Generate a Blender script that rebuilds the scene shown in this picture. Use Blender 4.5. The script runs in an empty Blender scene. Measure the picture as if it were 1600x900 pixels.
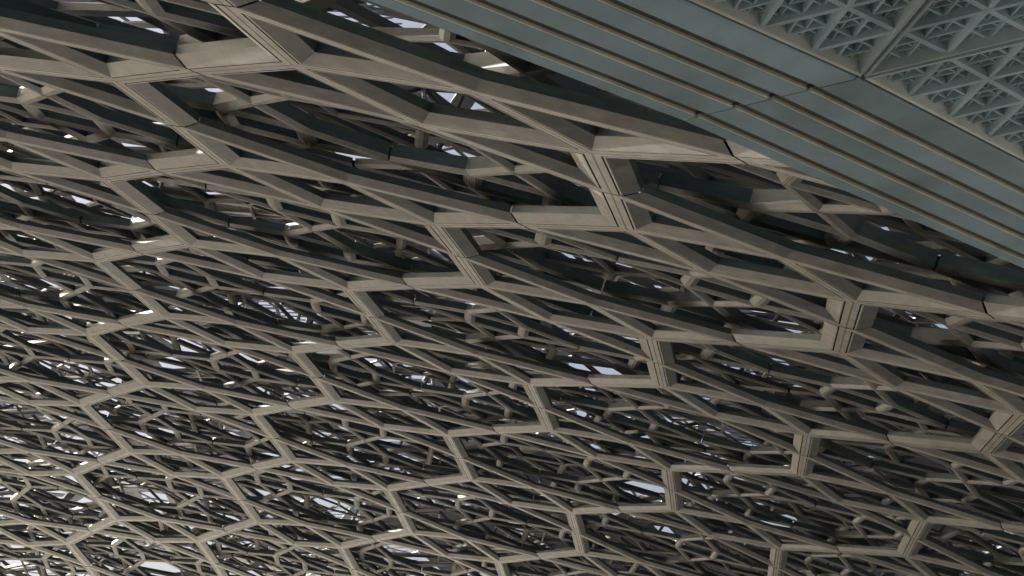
import bpy, math, random
import numpy as np

scene = bpy.context.scene
rnd = random.Random(7)

# ------------------------------------------------------------------ camera
UNIT = 8.0                       # metres per lattice module of the lowest canopy layer
CAM_Z = 4.0                      # camera height above the ground
LENS = 74.04
CAM_AXES = np.array([[0.987688, 0.156434, 0.0],
                     [0.058601, -0.369995, -0.927184],
                     [-0.145044, 0.915769, -0.374607]])      # columns: right, up, back
cam_data = bpy.data.cameras.new('camera')
cam_data.lens = LENS
cam_data.sensor_width = 36.0
cam_data.clip_start = 0.1
cam_data.clip_end = 6000.0
cam = bpy.data.objects.new('camera', cam_data)
scene.collection.objects.link(cam)
from mathutils import Matrix
m4 = Matrix.Identity(4)
for r_ in range(3):
    for c_ in range(3):
        m4[r_][c_] = CAM_AXES[r_, c_]
m4[2][3] = CAM_Z
cam.matrix_world = m4
scene.camera = cam

# ------------------------------------------------------------------ sky, sun, exposure
SUN_EL, SUN_AZ = math.radians(26.9), math.radians(-64.0)    # azimuth: from +Y towards +X
world = bpy.data.worlds.new('World')
scene.world = world
world.use_nodes = True
wn = world.node_tree
wn.nodes.clear()
w_out = wn.nodes.new('ShaderNodeOutputWorld')
w_bg = wn.nodes.new('ShaderNodeBackground')
w_sky = wn.nodes.new('ShaderNodeTexSky')
w_sky.sky_type = 'NISHITA'
w_sky.sun_disc = False
w_sky.sun_elevation = SUN_EL
w_sky.sun_rotation = SUN_AZ
w_sky.dust_density = 9.0
w_sky.air_density = 1.0
w_sky.ozone_density = 1.0
w_bg.inputs['Strength'].default_value = 0.09
wn.links.new(w_sky.outputs[0], w_bg.inputs['Color'])
wn.links.new(w_bg.outputs[0], w_out.inputs['Surface'])
sun_data = bpy.data.lights.new('sun', 'SUN')
sun_data.energy = 4.2
sun_data.angle = math.radians(0.53)
sun_data.color = (1.0, 0.94, 0.86)
sun = bpy.data.objects.new('sun', sun_data)
scene.collection.objects.link(sun)
sd = np.array([math.sin(SUN_AZ) * math.cos(SUN_EL), math.cos(SUN_AZ) * math.cos(SUN_EL), math.sin(SUN_EL)])
from mathutils import Vector
sun.rotation_euler = Vector(sd).to_track_quat('Z', 'Y').to_euler()
scene.view_settings.view_transform = 'Standard'
scene.view_settings.look = 'None'
scene.view_settings.exposure = 0.98
scene.view_settings.gamma = 1.0
scene.cycles.use_denoising = True
scene.cycles.diffuse_bounces = 4
scene.cycles.max_bounces = 8

# ------------------------------------------------------------------ materials
def mat(name, c1, c2, rough=0.55, metal=0.0, streak=None, noise=6.0, bump=0.0, uv=True, spots=0.0):
    m = bpy.data.materials.new(name)
    m.use_nodes = True
    nt = m.node_tree
    b = nt.nodes['Principled BSDF']
    tc = nt.nodes.new('ShaderNodeTexCoord')
    mp = nt.nodes.new('ShaderNodeMapping')
    oi = nt.nodes.new('ShaderNodeObjectInfo')
    nt.links.new(tc.outputs['UV' if uv else 'Object'], mp.inputs['Vector'])
    mul = nt.nodes.new('ShaderNodeMath'); mul.operation = 'MULTIPLY'; mul.inputs[1].default_value = 37.0
    nt.links.new(oi.outputs['Random'], mul.inputs[0])
    cmb = nt.nodes.new('ShaderNodeCombineXYZ')
    nt.links.new(mul.outputs[0], cmb.inputs['X']); nt.links.new(mul.outputs[0], cmb.inputs['Z'])
    nt.links.new(cmb.outputs[0], mp.inputs['Location'])
    mp.inputs['Scale'].default_value = streak or (1, 1, 1)
    n1 = nt.nodes.new('ShaderNodeTexNoise')
    n1.inputs['Scale'].default_value = noise
    n1.inputs['Detail'].default_value = 6.0
    n1.inputs['Roughness'].default_value = 0.65
    nt.links.new(mp.outputs[0], n1.inputs['Vector'])
    rp = nt.nodes.new('ShaderNodeValToRGB')
    rp.color_ramp.elements[0].position = 0.33; rp.color_ramp.elements[0].color = (*c1, 1)
    rp.color_ramp.elements[1].position = 0.68; rp.color_ramp.elements[1].color = (*c2, 1)
    nt.links.new(n1.outputs['Fac'], rp.inputs['Fac'])
    # broad patchy weathering
    n2 = nt.nodes.new('ShaderNodeTexNoise'); n2.inputs['Scale'].default_value = noise * 0.35
    n2.inputs['Detail'].default_value = 3.0
    mp2 = nt.nodes.new('ShaderNodeMapping')
    nt.links.new(tc.outputs['Object'], mp2.inputs['Vector'])
    nt.links.new(mp2.outputs[0], n2.inputs['Vector'])
    hv = nt.nodes.new('ShaderNodeHueSaturation')
    mr = nt.nodes.new('ShaderNodeMapRange')
    mr.inputs['From Min'].default_value = 0.3; mr.inputs['From Max'].default_value = 0.7
    mr.inputs['To Min'].default_value = 0.86; mr.inputs['To Max'].default_value = 1.1
    nt.links.new(n2.outputs['Fac'], mr.inputs['Value'])
    vr = nt.nodes.new('ShaderNodeMath'); vr.operation = 'MULTIPLY_ADD'
    vr.inputs[1].default_value = 0.30; vr.inputs[2].default_value = -0.15
    nt.links.new(oi.outputs['Random'], vr.inputs[0])
    ad = nt.nodes.new('ShaderNodeMath'); ad.operation = 'ADD'
    nt.links.new(mr.outputs[0], ad.inputs[0]); nt.links.new(vr.outputs[0], ad.inputs[1])
    nt.links.new(ad.outputs[0], hv.inputs['Value'])
    n3 = nt.nodes.new('ShaderNodeTexNoise'); n3.inputs['Scale'].default_value = 1.1; n3.inputs['Detail'].default_value = 8.0
    mp3 = nt.nodes.new('ShaderNodeMapping'); mp3.inputs['Scale'].default_value = (1.6, 1.6, 0.35)
    nt.links.new(tc.outputs['Object'], mp3.inputs['Vector']); nt.links.new(mp3.outputs[0], n3.inputs['Vector'])
    st = nt.nodes.new('ShaderNodeMapRange'); st.inputs['From Min'].default_value = 0.50; st.inputs['From Max'].default_value = 0.72
    st.inputs['To Min'].default_value = 0.0; st.inputs['To Max'].default_value = 0.5
    nt.links.new(n3.outputs['Fac'], st.inputs['Value'])
    mx = nt.nodes.new('ShaderNodeMix'); mx.data_type = 'RGBA'; mx.blend_type = 'MULTIPLY'
    nt.links.new(st.outputs[0], mx.inputs['Factor'])
    nt.links.new(rp.outputs['Color'], mx.inputs['A']); mx.inputs['B'].default_value = (0.55, 0.50, 0.44, 1)
    nt.links.new(mx.outputs['Result'], hv.inputs['Color'])
    nt.links.new(hv.outputs['Color'], b.inputs['Base Color'])
    rr = nt.nodes.new('ShaderNodeMapRange')
    rr.inputs['To Min'].default_value = rough - 0.1; rr.inputs['To Max'].default_value = rough + 0.12
    nt.links.new(n1.outputs['Fac'], rr.inputs['Value'])
    nt.links.new(rr.outputs[0], b.inputs['Roughness'])
    b.inputs['Metallic'].default_value = metal
    if bump:
        bp = nt.nodes.new('ShaderNodeBump'); bp.inputs['Strength'].default_value = bump
        bp.inputs['Distance'].default_value = 0.02
        nt.links.new(n1.outputs['Fac'], bp.inputs['Height']); nt.links.new(bp.outputs[0], b.inputs['Normal'])
    return m

M_RIB = mat('beige_cladding', (0.285, 0.284, 0.256), (0.40, 0.393, 0.355), 0.38, 0.0, (2.5, 7, 1), 9.0, 0.05)
M_RIB2 = mat('beige_cladding_fine', (0.25, 0.247, 0.222), (0.39, 0.38, 0.34), 0.42, 0.0, (1.2, 20, 1), 12.0)
M_SIDE_SHADE = mat('teal_flank_shade', (0.050, 0.078, 0.082), (0.095, 0.128, 0.13), 0.45, 0.1, (1.2, 10, 1), 8.0)  # teal shade of the beam flanks painted in as colour
M_GROOVE_SHADE = mat('groove_shade', (0.018, 0.018, 0.017), (0.03, 0.03, 0.028), 0.8, 0.0, uv=False)
M_FLANGE = mat('grey_flange', (0.13, 0.135, 0.126), (0.215, 0.216, 0.20), 0.42, 0.0, (2.5, 6, 1), 9.0, 0.05)  # flange faces, darker and greyer than the strips
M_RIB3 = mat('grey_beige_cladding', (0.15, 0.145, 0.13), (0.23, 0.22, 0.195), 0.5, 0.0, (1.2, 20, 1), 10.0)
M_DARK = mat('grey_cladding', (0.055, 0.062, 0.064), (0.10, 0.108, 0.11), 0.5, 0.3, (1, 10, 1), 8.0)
M_STEEL = mat('painted_steel', (0.06, 0.065, 0.07), (0.10, 0.105, 0.112), 0.45, 0.2, uv=False, noise=2.0)
M_OUTER = mat('outer_aluminium', (0.30, 0.31, 0.33), (0.42, 0.43, 0.45), 0.4, 0.6, (1, 10, 1), 8.0)
M_LOUVRE = mat('bluish_louvre', (0.30, 0.31, 0.36), (0.42, 0.43, 0.48), 0.4, 0.3, uv=False, noise=1.0)
M_PLANK = mat('blue_grey_panel', (0.335, 0.475, 0.53), (0.39, 0.53, 0.585), 0.42, 0.1, uv=False, noise=5.0)
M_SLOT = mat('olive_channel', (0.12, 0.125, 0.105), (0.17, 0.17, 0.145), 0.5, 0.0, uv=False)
M_COFFER = mat('pale_coffer', (0.42, 0.555, 0.60), (0.52, 0.65, 0.695), 0.6, 0.0, uv=False, noise=4.0)
M_RAIL = mat('warm_rail', (0.42, 0.53, 0.555), (0.52, 0.62, 0.64), 0.6, 0.0, uv=False, noise=4.0)
M_LIP_LIGHT = mat('lip_highlight', (0.74, 0.74, 0.66), (0.82, 0.81, 0.73), 0.5, 0.0, uv=False)
M_CREAM = mat('cream_rail', (0.70, 0.74, 0.69), (0.80, 0.83, 0.77), 0.6, 0.0, uv=False, noise=4.0)
M_BLACK = mat('joint_black', (0.012, 0.013, 0.014), (0.02, 0.02, 0.02), 0.7, 0.0, uv=False)
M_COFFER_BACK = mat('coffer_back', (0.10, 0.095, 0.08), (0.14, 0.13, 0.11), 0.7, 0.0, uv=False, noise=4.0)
M_GROUND = mat('dark_paving', (0.045, 0.047, 0.047), (0.07, 0.072, 0.07), 0.7, 0.0, uv=False, noise=0.3)
M_BOUNCE = mat('pale_bounce_slab', (0.66, 0.63, 0.56), (0.78, 0.75, 0.68), 0.8, 0.0, uv=False, noise=0.3)

# ------------------------------------------------------------------ helpers
def link(o, parent=None):
    scene.collection.objects.link(o)
    if parent:
        o.parent = parent
    return o

def mesh_obj(name, verts, faces, material, parent=None, uvs=None, side=None, period=0, flange=None):
    me = bpy.data.meshes.new(name)
    nv, nf = len(verts), len(faces)
    me.from_pydata([tuple(v) for v in verts], [], faces)
    if uvs is not None:
        lay = me.uv_layers.new(name='UVMap')
        li = np.empty(len(me.loops), dtype=np.int32)
        me.loops.foreach_get('vertex_index', li)
        lay.data.foreach_set('uv', np.asarray(uvs, dtype=np.float32)[li].ravel())
    me.materials.append(material)
    if side is not None:                     # darker flanks and top of a beam, their shade put into the colour
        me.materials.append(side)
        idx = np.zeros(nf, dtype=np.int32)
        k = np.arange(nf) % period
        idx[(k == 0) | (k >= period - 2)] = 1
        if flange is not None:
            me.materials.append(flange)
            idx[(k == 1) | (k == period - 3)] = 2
            me.materials.append(M_GROOVE_SHADE)        # groove faces coloured dark for the shadow in the gap
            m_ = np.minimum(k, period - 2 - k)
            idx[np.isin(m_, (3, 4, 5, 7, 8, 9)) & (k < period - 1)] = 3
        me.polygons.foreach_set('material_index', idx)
    me.update()
    return link(bpy.data.objects.new(name, me), parent)

def empty(name, label, cat, loc=(0, 0, 0)):
    o = link(bpy.data.objects.new(name, None))
    o.location = loc
    o['label'] = label
    o['category'] = cat
    return o

# ------------------------------------------------------------------ the dome's sphere
R = 27.7685
UC, VC = 4.30976, -11.11185
CAM = np.array([2.52990, 3.58178, -0.62648])
RW = np.array([[0.78717635, 0.55638824, 0.26605549],
               [-0.40772691, 0.79316852, -0.45237425],
               [-0.46272255, 0.24762033, 0.85121796]])

def dome(u, v, h):
    """module coordinates (u, v) and height h above the lowest skin -> metres"""
    x = np.asarray(u) - UC
    y = np.asarray(v) - VC
    z = np.sqrt(np.maximum(R * R - x * x - y * y, 1e-3))
    n = np.stack([x, y, z], -1) / R
    p = n * (R + np.asarray(h))[..., None] - np.array([0, 0, R])
    q = UNIT * (p - CAM) @ RW.T
    q[..., 2] += CAM_Z
    return q

def to_frame(p):
    q = (p - np.array([0, 0, CAM_Z])) @ CAM_AXES
    d = -q[..., 2]
    f = LENS / 36 * 1600
    dd = np.where(d > 0.05, d, 0.05)
    return 800 + f * q[..., 0] / dd, 450 - f * q[..., 1] / dd, d

UP = RW[2]
def apex_angle(u, v):
    x, y = u - UC, v - VC
    n = np.array([x, y, math.sqrt(max(R * R - x * x - y * y, 1e-3))]) / R
    return math.degrees(math.acos(max(-1, min(1, float(n @ UP)))))

def beyond_edge(u, v, h):
    # canopy is cut off out of view, left and far ahead, shaped for the light
    q = dome(np.array(u), np.array(v), np.array(h))
    return q[0] < (-0.26 * q[1] - 12.0 if q[1] > 22.0 else -70.0) or q[1] > 118.0 + 1.5 * max(0.0, q[0] + 25.0)

S = 0.325
HS = S / 2
BETA = math.atan2(0.5 - HS, HS)             # base angle of the star's points
GAMMA = math.pi - 2 * BETA
OMEGA = 2 * math.pi - math.pi / 2 - 2 * BETA
TAU = math.pi - GAMMA
CORN = [(-HS, -HS), (HS, -HS), (HS, HS), (-HS, HS)]
TIPS = [(0, -0.5), (0.5, 0), (0, 0.5), (-0.5, 0)]
BEAMS = []                                   # n0, n1, left angles, right angles, tip at the end
for k in range(4):
    a, b, t = CORN[k], CORN[(k + 1) % 4], TIPS[k]
    BEAMS.append((a, b, (math.pi / 2, math.pi / 2), (BETA, BETA), None))
    # walking a -> t the star's triangle lies on the left, the octagon on the right
    BEAMS.append((a, t, (BETA, GAMMA), (OMEGA, TAU), 'R'))
    BEAMS.append((b, t, (OMEGA, TAU), (BETA, GAMMA), 'L'))

def beam_shape(beam, half, gap):
    """one mitred beam; half: list of (y, z) from the middle of the underside outwards, in star units"""
    (n0, n1, la, ra, tip) = beam
    n0 = np.array(n0); n1 = np.array(n1)
    d = n1 - n0; ln = np.hypot(*d); d = d / ln
    nrm = np.array([-d[1], d[0]])
    prof = [(y, z, 1) for (y, z) in reversed(half)] + [(y, z, -1) for (y, z) in half[(1 if half[0][0] == 0 else 0):]]
    V, UV = [], []
    for end in (0, 1):
        for (y, z, sd_) in prof:
            ang = (la if sd_ > 0 else ra)[end]
            off = y / math.tan(ang / 2)
            if end == 1 and tip and ((tip == 'L') == (sd_ > 0) or y == 0):
                off += gap
            x = off if end == 0 else ln - off
            q = n0 + d * x + nrm * y * sd_
            V.append((q[0], q[1], z)); UV.append((x, y * sd_ + z))
    n = len(prof)
    F = [(i, i + 1, n + i + 1, n + i) for i in range(n - 1)]
    F.append((n - 1, 0, n, 2 * n - 1))
    return np.array(V), F, np.array(UV)

def build_layer(root, scale, rot, ox, oy, dl, half, material, gap, pad, n_split, cap=300, rim=None, side=None, flange=None, taper=False, drop=0.0, nearest=0.0):
    """star frames of one layer of the canopy; the n_split largest in view are made beam by beam"""
    shapes = [beam_shape(b, half, gap) for b in BEAMS]
    per = len(shapes[0][1])
    cache = {}
    c, s = math.cos(math.radians(rot)), math.sin(math.radians(rot))
    found = []
    N = int((36 if rim else 16) / scale)
    for i in range(-N, N):
        for j in range(-N, N):
            pts = np.array([(i + ox + x, j + oy + y) for x, y in TIPS + CORN]) * scale
            u = pts[:, 0] * c - pts[:, 1] * s
            v = pts[:, 0] * s + pts[:, 1] * c
            if np.hypot(u - UC, v - VC).max() > R * 0.93:
                continue
            X, Y, D = to_frame(dome(u, v, np.full(len(u), dl)))
            near = D.min() < 0.9 * UNIT * (0.35 if scale > .8 else 0.5)
            if rim is not None:
                if apex_angle(u.mean(), v.mean()) > rim or beyond_edge(u.mean(), v.mean(), dl):
                    continue
            elif near or D.max() > 26 * UNIT:
                continue
            elif X.max() < -pad[0] or X.min() > 1600 + pad[1] or Y.max() < -pad[2] or Y.min() > 900 + pad[3]:
                continue
            vis = 0 if near else max(0, min(X.max(), 1600) - max(X.min(), 0)) * max(0, min(Y.max(), 900) - max(Y.min(), 0))
            if D.min() < nearest * UNIT or drop and D.mean() > 6.5 * UNIT and rnd.random() < drop:
                continue
            dist = float(D.mean()) / UNIT
            slim = round(min(1.0, max(0.72, 1.0 - 0.10 * (dist - 4.2))) * 50) / 50 if taper else 1.0
            found.append((vis, i, j, slim))
    found.sort(key=lambda t: -t[0])

    def place(V, i, j):
        x = (V[:, 0] + i + ox) * scale
        y = (V[:, 1] + j + oy) * scale
        return dome(x * c - y * s, x * s + y * c, dl + V[:, 2] * scale)
    rest_v, rest_f, rest_uv, nr = [], [], [], 0
    for k, (vis, i, j, slim) in enumerate(found):
        if slim not in cache:
            cache[slim] = [beam_shape(b, [(y * slim, z * slim) for y, z in half], gap) for b in BEAMS]
        shapes = cache[slim]
        if k < n_split and vis > 0:
            for V, F, UV in shapes:
                mesh_obj('beam', place(V, i, j), F, material, root, UV, side, per, flange)
            continue
        VV, FF, UU, n = [], [], [], 0
        for V, F, UV in shapes:
            VV.append(place(V, i, j)); UU.append(UV + (i * 3.1, j * 1.7))
            FF += [tuple(q + n for q in f) for f in F]
            n += len(V)
        VV = np.concatenate(VV); UU = np.concatenate(UU)
        if k < cap and (vis > 0 or rim is None):
            mesh_obj('star_frame', VV, FF, material, root, UU, side, per, flange)
        else:
            rest_v.append(VV); rest_uv.append(UU)
            rest_f += [tuple(q + nr for q in f) for f in FF]
            nr += len(VV)
    if rest_v:
        o = mesh_obj('distant_star_frames', np.concatenate(rest_v), rest_f, material, root, np.concatenate(rest_uv), side, per, flange)
        o['kind'] = 'stuff'
    return len(found)

# ------------------------------------------------------------------ ground and added bounce slab
g = 900.0
ground = mesh_obj('ground', [(-g, -g, 0), (g, -g, 0), (g, g, 0), (-g, g, 0)], [(0, 1, 2, 3)], M_GROUND)
ground['kind'] = 'structure'
bounce_slab = mesh_obj('bounce_slab', [(-260, 70, 0.004), (-75, 70, 0.004), (-34, 78, 0.004), (-14, 104, 0.004), (-22, 500, 0.004), (-260, 500, 0.004)], [(0, 1, 2, 3, 4, 5)], M_BOUNCE)  # unseen pale slab added to bounce sunlight up onto the far-left lattice
bounce_slab['kind'] = 'structure'

# ------------------------------------------------------------------ the soffit's building, plus unseen blocks added against low sky light
M_WALL = mat('wall_and_blocker', (0.09, 0.095, 0.10), (0.13, 0.135, 0.14), 0.7, 0.0, uv=False, noise=0.5)
def box(name, lo, hi, material, parent):
    (x0, y0, z0), (x1, y1, z1) = lo, hi
    V = [(x0, y0, z0), (x1, y0, z0), (x1, y1, z0), (x0, y1, z0), (x0, y0, z1), (x1, y0, z1), (x1, y1, z1), (x0, y1, z1)]
    F = [(0, 3, 2, 1), (4, 5, 6, 7), (0, 1, 5, 4), (1, 2, 6, 5), (2, 3, 7, 6), (3, 0, 4, 7)]
    return mesh_obj(name, V, F, material, parent)
building = empty('building', 'grey building behind the viewer that carries the boarded soffit, with unseen sky-blocking masses added ahead', 'building', (0, 0, 0))
box('unseen_wall', (-40, -14, 0), (40, -6, 11.0), M_WALL, building)
box('unseen_wall', (12, -5.995, 0), (40, 26, 11.0), M_WALL, building)
box('unseen_wall', (-8, 128, 0), (170, 150, 27.0), M_WALL, building)  # unseen mass added ahead to block low sky light
box('unseen_wall', (70, 26, 0), (90, 127.99, 27.0), M_WALL, building)  # unseen mass added on the right, also blocking low sky light

# ------------------------------------------------------------------ the canopy
HALF1 = [(0, 0), (0.0005, 0), (0.0005, 0.003), (0.0013, 0.003), (0.0013, 0), (0.0138, 0), (0.0138, 0.010), (0.0170, 0.010),
         (0.0170, 0), (0.0205, 0), (0.0500, 0.013), (0.0500, 0.028)]
lower = empty('canopy_lattice', 'lowest canopy lattice of broad grooved beige ribs forming large four-pointed stars', 'canopy')
n1 = build_layer(lower, 1.0, 0, 0, 0, 0.0, HALF1, M_RIB, 0.0028, (150, 400, 400, 150), 25, side=M_SIDE_SHADE, flange=M_FLANGE, taper=True)
HALF2 = [(0, 0), (0.0010, 0), (0.0010, 0.006), (0.0024, 0.006), (0.0024, 0), (0.0070, 0), (0.0070, 0.008), (0.0090, 0.008),
         (0.0090, 0), (0.0120, 0), (0.040, 0.014), (0.040, 0.064)]
second = empty('canopy_lattice', 'second canopy lattice of half-size beige ribs seen through the openings of the lowest one', 'canopy')
n2 = build_layer(second, 0.5, 34, -0.089, 0.244, 0.05, HALF2, M_RIB2, 0.005, (150, 400, 400, 150), 25, side=M_SIDE_SHADE, flange=M_FLANGE, taper=True)
HALF3 = [(0, 0), (0.008, 0), (0.022, 0.008), (0.022, 0.030)]
third = empty('canopy_lattice', 'third canopy lattice of slender dark ribs in shadow above the small stars', 'canopy')
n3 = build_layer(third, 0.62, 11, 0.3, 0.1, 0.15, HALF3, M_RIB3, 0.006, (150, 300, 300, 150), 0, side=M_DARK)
HALFT = [(0, 0), (0.012, 0), (0.012, 0.024)]
thin = empty('canopy_lattice', 'close-meshed lattice of very thin bars showing between the small stars', 'canopy')
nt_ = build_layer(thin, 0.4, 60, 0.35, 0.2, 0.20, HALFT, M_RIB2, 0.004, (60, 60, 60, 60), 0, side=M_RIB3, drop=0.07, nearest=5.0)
HALF4 = [(0, 0), (0.022, 0.0), (0.022, 0.02)]
fourth = empty('canopy_lattice', 'fourth canopy lattice of flat dark ribs just under the steel frame', 'canopy')
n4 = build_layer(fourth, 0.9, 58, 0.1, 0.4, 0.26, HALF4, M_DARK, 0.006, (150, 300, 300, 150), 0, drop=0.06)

HALF5 = [(0, 0), (0.030, 0.0), (0.030, 0.010)]
RIM = 36.0
inner_skin = empty('canopy_lattice', 'flat pale metal strips of the outer canopy lying above the steel frame', 'canopy')
n5 = build_layer(inner_skin, 0.7, 25, 0.2, 0.6, 0.9, HALF5, M_OUTER, 0.006, None, 0, rim=RIM, drop=0.07)
outer = empty('canopy_lattice', 'outermost canopy lattice of flat pale metal strips against the sky', 'canopy')
n6 = build_layer(outer, 1.1, 70, 0.2, 0.6, 1.0, [(0, 0), (0.032, 0), (0.032, 0.01)], M_OUTER, 0.006, None, 0, rim=RIM, drop=0.07)

fine = empty('canopy_lattice', 'fine pale metal lattice of many tiny stars right under the outermost strips', 'canopy')
n7 = build_layer(fine, 0.36, 5, 0.2, 0.6, 0.95, [(0, 0), (0.024, 0), (0.024, 0.012)], M_OUTER, 0.006, (60, 60, 60, 60), 0, drop=0.10)

# ------------------------------------------------------------------ steel frame between the inner and outer skins
frame = empty('steel_space_frame', 'dark painted steel tubes and chords between the inner and outer canopy skins', 'steel frame')
def tube(p, q, r, sides=6):
    p = np.array(p); q = np.array(q)
    d = (q - p) / np.linalg.norm(q - p)
    a = np.cross(d, (0, 0, 1.0)); a /= np.linalg.norm(a); b = np.cross(d, a)
    V = [e + r * (math.cos(2 * math.pi * k / sides) * a + math.sin(2 * math.pi * k / sides) * b) for e in (p, q) for k in range(sides)]
    F = [(k, (k + 1) % sides, sides + (k + 1) % sides, sides + k) for k in range(sides)]
    return V, F
GRID, LO, HI = 1.0, 0.38, 0.82
louvres = empty('louvre_screen', 'bluish grey slatted screens glimpsed above the dark steel tubes', 'screen')
cells = []
for i in range(-30, 40):
    for j in range(-40, 30):
        u, v = i * GRID + 0.3, j * GRID + 0.2
        if rnd.random() > 0.55 or math.hypot(u + 1 - UC, v + 1 - VC) > R * 0.9 or apex_angle(u, v) > RIM or beyond_edge(u, v, LO):
            continue
        X, Y, D = to_frame(dome(np.array([u, u + 1, u, u + 1]), np.array([v, v, v + 1, v + 1]), np.full(4, 0.6)))
        if D.min() < 4 or D.max() > 22 * UNIT or X.max() < 0 or X.min() > 1600 or Y.max() < 0 or Y.min() > 900:
            continue
        cells.append((D.mean(), u, v))
cells.sort()
for _, u, v in cells[:290]:
    VV, FF = [], []
    n_sl, turn = 22, rnd.random() < 0.5
    h0 = rnd.uniform(0.55, 0.72)
    for k in range(n_sl):
        a0 = 0.04 + 0.92 * k / n_sl
        a1 = a0 + 0.92 / n_sl * 0.55
        for (x, y, z) in ((a0, 0.04, 0), (a1, 0.04, .012), (a1, 0.96, .012), (a0, 0.96, 0), (a0, 0.04, .004), (a1, 0.04, .016), (a1, 0.96, .016), (a0, 0.96, .004)):
            VV.append((u + (y if turn else x) * GRID, v + (x if turn else y) * GRID, h0 + z))
        n = 8 * k
        FF += [(n, n + 1, n + 2, n + 3), (n + 7, n + 6, n + 5, n + 4), (n, n + 4, n + 5, n + 1), (n + 1, n + 5, n + 6, n + 2), (n + 2, n + 6, n + 7, n + 3), (n + 3, n + 7, n + 4, n)]
    VV = np.array(VV)
    mesh_obj('louvre_panel', dome(VV[:, 0], VV[:, 1], VV[:, 2]), FF, M_LOUVRE, louvres)
members = []
for i in range(-30, 40):
    for j in range(-40, 30):
        u, v = i * GRID + 0.3, j * GRID + 0.2
        if math.hypot(u + 1 - UC, v + 1 - VC) > R * 0.9 or apex_angle(u, v) > RIM or beyond_edge(u, v, LO):
            continue
        lo = lambda a, b: dome(np.array(u + a), np.array(v + b), np.array(LO))
        hi = lambda a, b: dome(np.array(u + a), np.array(v + b), np.array(HI))
        cell = [(lo(0, 0), lo(GRID, 0), 0.11), (lo(0, 0), lo(0, GRID), 0.11), (hi(.5, .5), hi(1.5, .5), 0.10), (hi(.5, .5), hi(.5, 1.5), 0.10),
                (lo(0, 0), hi(.5, .5), 0.07), (lo(GRID, 0), hi(.5, .5), 0.07), (lo(0, GRID), hi(.5, .5), 0.07), (lo(GRID, GRID), hi(.5, .5), 0.07)]
        for a, b, r_ in cell:
            X, Y, D = to_frame(np.array([a, b]))
            if D.min() < 4 or X.max() < -100 or X.min() > 1700 or Y.max() < -100 or Y.min() > 1000:
                continue
            if D.max() > 22 * UNIT:
                continue
            members.append((r_ * np.hypot(X[1] - X[0], Y[1] - Y[0]) / D.mean(), a, b, r_))
members.sort(key=lambda t: -t[0])
rest_v, rest_f = [], []
for k, (_, a, b, r_) in enumerate(members):
    V, F = tube(a, b, r_)
    if k < 300:
        mesh_obj('steel_tube', V, F, M_STEEL, frame)
    else:
        n = len(rest_v)
        rest_v += V
        rest_f += [tuple(q + n for q in f) for f in F]
if rest_v:
    o = mesh_obj('distant_steel_tubes', rest_v, rest_f, M_STEEL, frame)
    o['kind'] = 'stuff'
print('stars', n1, n2, n3, n4, n5, n6, n7, 'tubes', len(members))

# ------------------------------------------------------------------ the building's soffit: planks and triangular coffers
def rot2(deg):
    return np.array([math.cos(math.radians(deg)), math.sin(math.radians(deg))])
SOF = CAM_Z + 5.0
K = np.array([2.028, 10.184])
JD = rot2(170.0)                                   # along the joint, away from the coffers
C_L, C_R = rot2(49.8), rot2(52.4)
def prism(poly, z0, z1):
    n = len(poly)
    V = [(x, y, z0) for x, y in poly] + [(x, y, z1) for x, y in poly]
    F = [tuple(range(n)), tuple(range(2 * n - 1, n - 1, -1))] + [(k, n + k, n + (k + 1) % n, (k + 1) % n) for k in range(n)]
    return V, F
soffit = empty('plank_soffit', 'blue-grey soffit of long flat boards with recessed channels between them', 'soffit', (0, 0, 0))
BND = [0.02, 0.234, 0.442, 0.643, 0.850, 0.992]
SLOT = 0.050
for cdir, sgn, length, gap in ((C_L, -1, 4.5, 0.006), (C_R, 1, 7.0, 0.006)):
    for k in range(5):
        t0, t1 = BND[k] + (SLOT if k else 0), BND[k + 1]
        p0 = K + JD * t0 + sgn * cdir * gap
        p1 = K + JD * t1 + sgn * cdir * gap
        # chamfered board: underside inset, flanks sloping
        poly = [p0, p1, p1 + sgn * cdir * length, p0 + sgn * cdir * length]
        e = (p1 - p0) / np.linalg.norm(p1 - p0) * 0.012
        pin = [p0 + e, p1 - e, p1 - e + sgn * cdir * length, p0 + e + sgn * cdir * length]
        V = [(*q, SOF) for q in pin] + [(*q, SOF + 0.010) for q in poly] + [(*q, SOF + 0.07) for q in poly]
        F = [(0, 1, 2, 3)] + [(a + q, a + (q + 1) % 4, a + 4 + (q + 1) % 4, a + 4 + q) for a in (0, 4) for q in range(4)] + [(8, 11, 10, 9)]
        mesh_obj('board', V, F, M_PLANK, soffit)
        if k:
            b0 = K + JD * (t0 - 0.012) + sgn * cdir * (0.045 if sgn < 0 else 0.006)
            b1 = K + JD * (t0 - 0.001) + sgn * cdir * (0.045 if sgn < 0 else 0.006)
            V, F = prism([b0, b1, b1 + sgn * cdir * (length - 0.06), b0 + sgn * cdir * (length - 0.06)], SOF - 0.003, SOF + 0.017)
            mesh_obj('lip_highlight_bar', V, F, M_LIP_LIGHT, soffit)  # pale bar added for the highlight along the board's lip
    p0, p1 = K + JD * 0.0 + sgn * cdir * (0.045 if sgn < 0 else 0.004), K + JD * 0.985 + sgn * cdir * (0.045 if sgn < 0 else 0.004)
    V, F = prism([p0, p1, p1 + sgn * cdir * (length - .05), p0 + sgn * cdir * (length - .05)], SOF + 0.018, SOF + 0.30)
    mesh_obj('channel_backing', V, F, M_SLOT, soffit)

nq = [K + JD * t - C_L * a for t, a in ((0.01, 0.05), (0.01, -0.01), (0.98, -0.01), (0.98, 0.05))]
V, F = prism(nq, SOF + 0.06, SOF + 0.28)
mesh_obj('joint_cover', V, F, M_BLACK, soffit)

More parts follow.
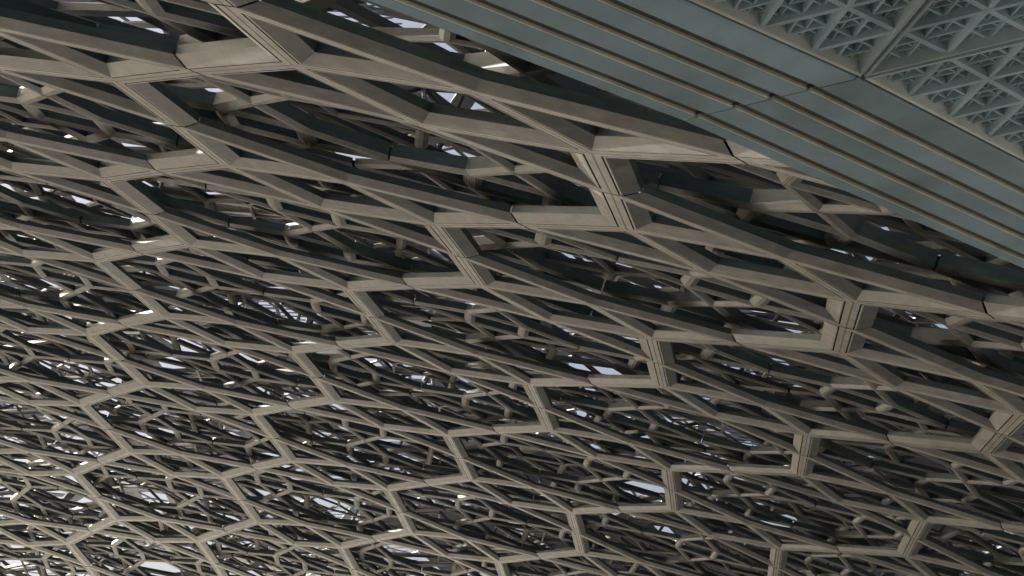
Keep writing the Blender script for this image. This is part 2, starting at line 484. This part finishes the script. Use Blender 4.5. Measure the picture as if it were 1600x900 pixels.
coffers = empty('coffered_ceiling', 'pale ceiling of triangular coffers divided by ever finer triangular ribs', 'ceiling')
CELL, NC = 0.45, 6
def rib(a, b, w0, w1, z0, z1, name, parent, material=None):
    a = np.array(a); b = np.array(b)
    d = (b - a) / np.linalg.norm(b - a); n = np.array([-d[1], d[0]])
    V = []
    for e in (a, b):
        V += [(*(e - n * w0 / 2), z0), (*(e + n * w0 / 2), z0), (*(e + n * w1 / 2), z1), (*(e - n * w1 / 2), z1)]
    F = [(0, 1, 5, 4), (1, 2, 6, 5), (2, 3, 7, 6), (3, 0, 4, 7), (0, 3, 2, 1), (4, 5, 6, 7)]
    return mesh_obj(name, V, F, material or M_COFFER, parent)
for (d1, d2) in ((-C_L, rot2(-70.5)), (rot2(-70.0), rot2(-10.5)), (rot2(-9.5), C_R)):
    G = 0.012
    cen = (d1 + d2); cen /= np.linalg.norm(cen)
    P0 = K + cen * G * 2
    SIDE = CELL * NC
    A, B, Cc = P0, P0 + d1 * SIDE, P0 + d2 * SIDE
    mid = (A + B + Cc) / 3
    # frame: bevelled rail along every side
    sides = []
    inn = lambda q, w: q + (mid - q) / np.linalg.norm(mid - q) * w * 2
    rail = None
    for (p, q) in ((A, B), (B, Cc), (Cc, A)):
        along = abs(float((q - p) @ C_R)) / np.linalg.norm(q - p) > 0.95
        zz = (SOF - 0.005, SOF + 0.03, SOF + 0.18)
        V = [(*p, zz[0]), (*q, zz[0]), (*inn(q, 0.020), zz[0]), (*inn(p, 0.020), zz[0]),
             (*inn(p, 0.080), zz[2]), (*inn(q, 0.080), zz[2]), (*q, zz[2]), (*p, zz[2])]
        F = [(0, 1, 2, 3), (3, 2, 5, 4), (1, 0, 7, 6), (4, 5, 6, 7)]
        mesh_obj('rail', V, F, M_CREAM if along else M_RAIL, coffers)
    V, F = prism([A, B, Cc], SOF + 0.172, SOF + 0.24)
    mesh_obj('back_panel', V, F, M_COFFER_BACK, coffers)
    def P(i, j):
        return A + d1 * SIDE * i / 1.0 + d2 * SIDE * j / 1.0
    for lev, (sub, w0, w1, z0, z1) in enumerate(((1, 0.030, 0.044, 0.008, 0.19), (2, 0.015, 0.022, 0.034, 0.19), (4, 0.009, 0.012, 0.050, 0.19))):
        n = NC * sub
        for k in range(1, n):
            if sub > 1 and k % 2 == 0:
                continue
            f = k / n
            for m_, (p, q) in enumerate(((P(f, 0), P(f, 1 - f)), (P(0, f), P(1 - f, f)), (P(f, 0), P(0, f)))):
                rib(p, q, w0, w1, SOF + z0 + 0.003 * m_, SOF + z1 + 0.001 * m_ + 0.004 * lev - .02, ('main_rib', 'minor_rib', 'fine_rib')[lev], coffers)
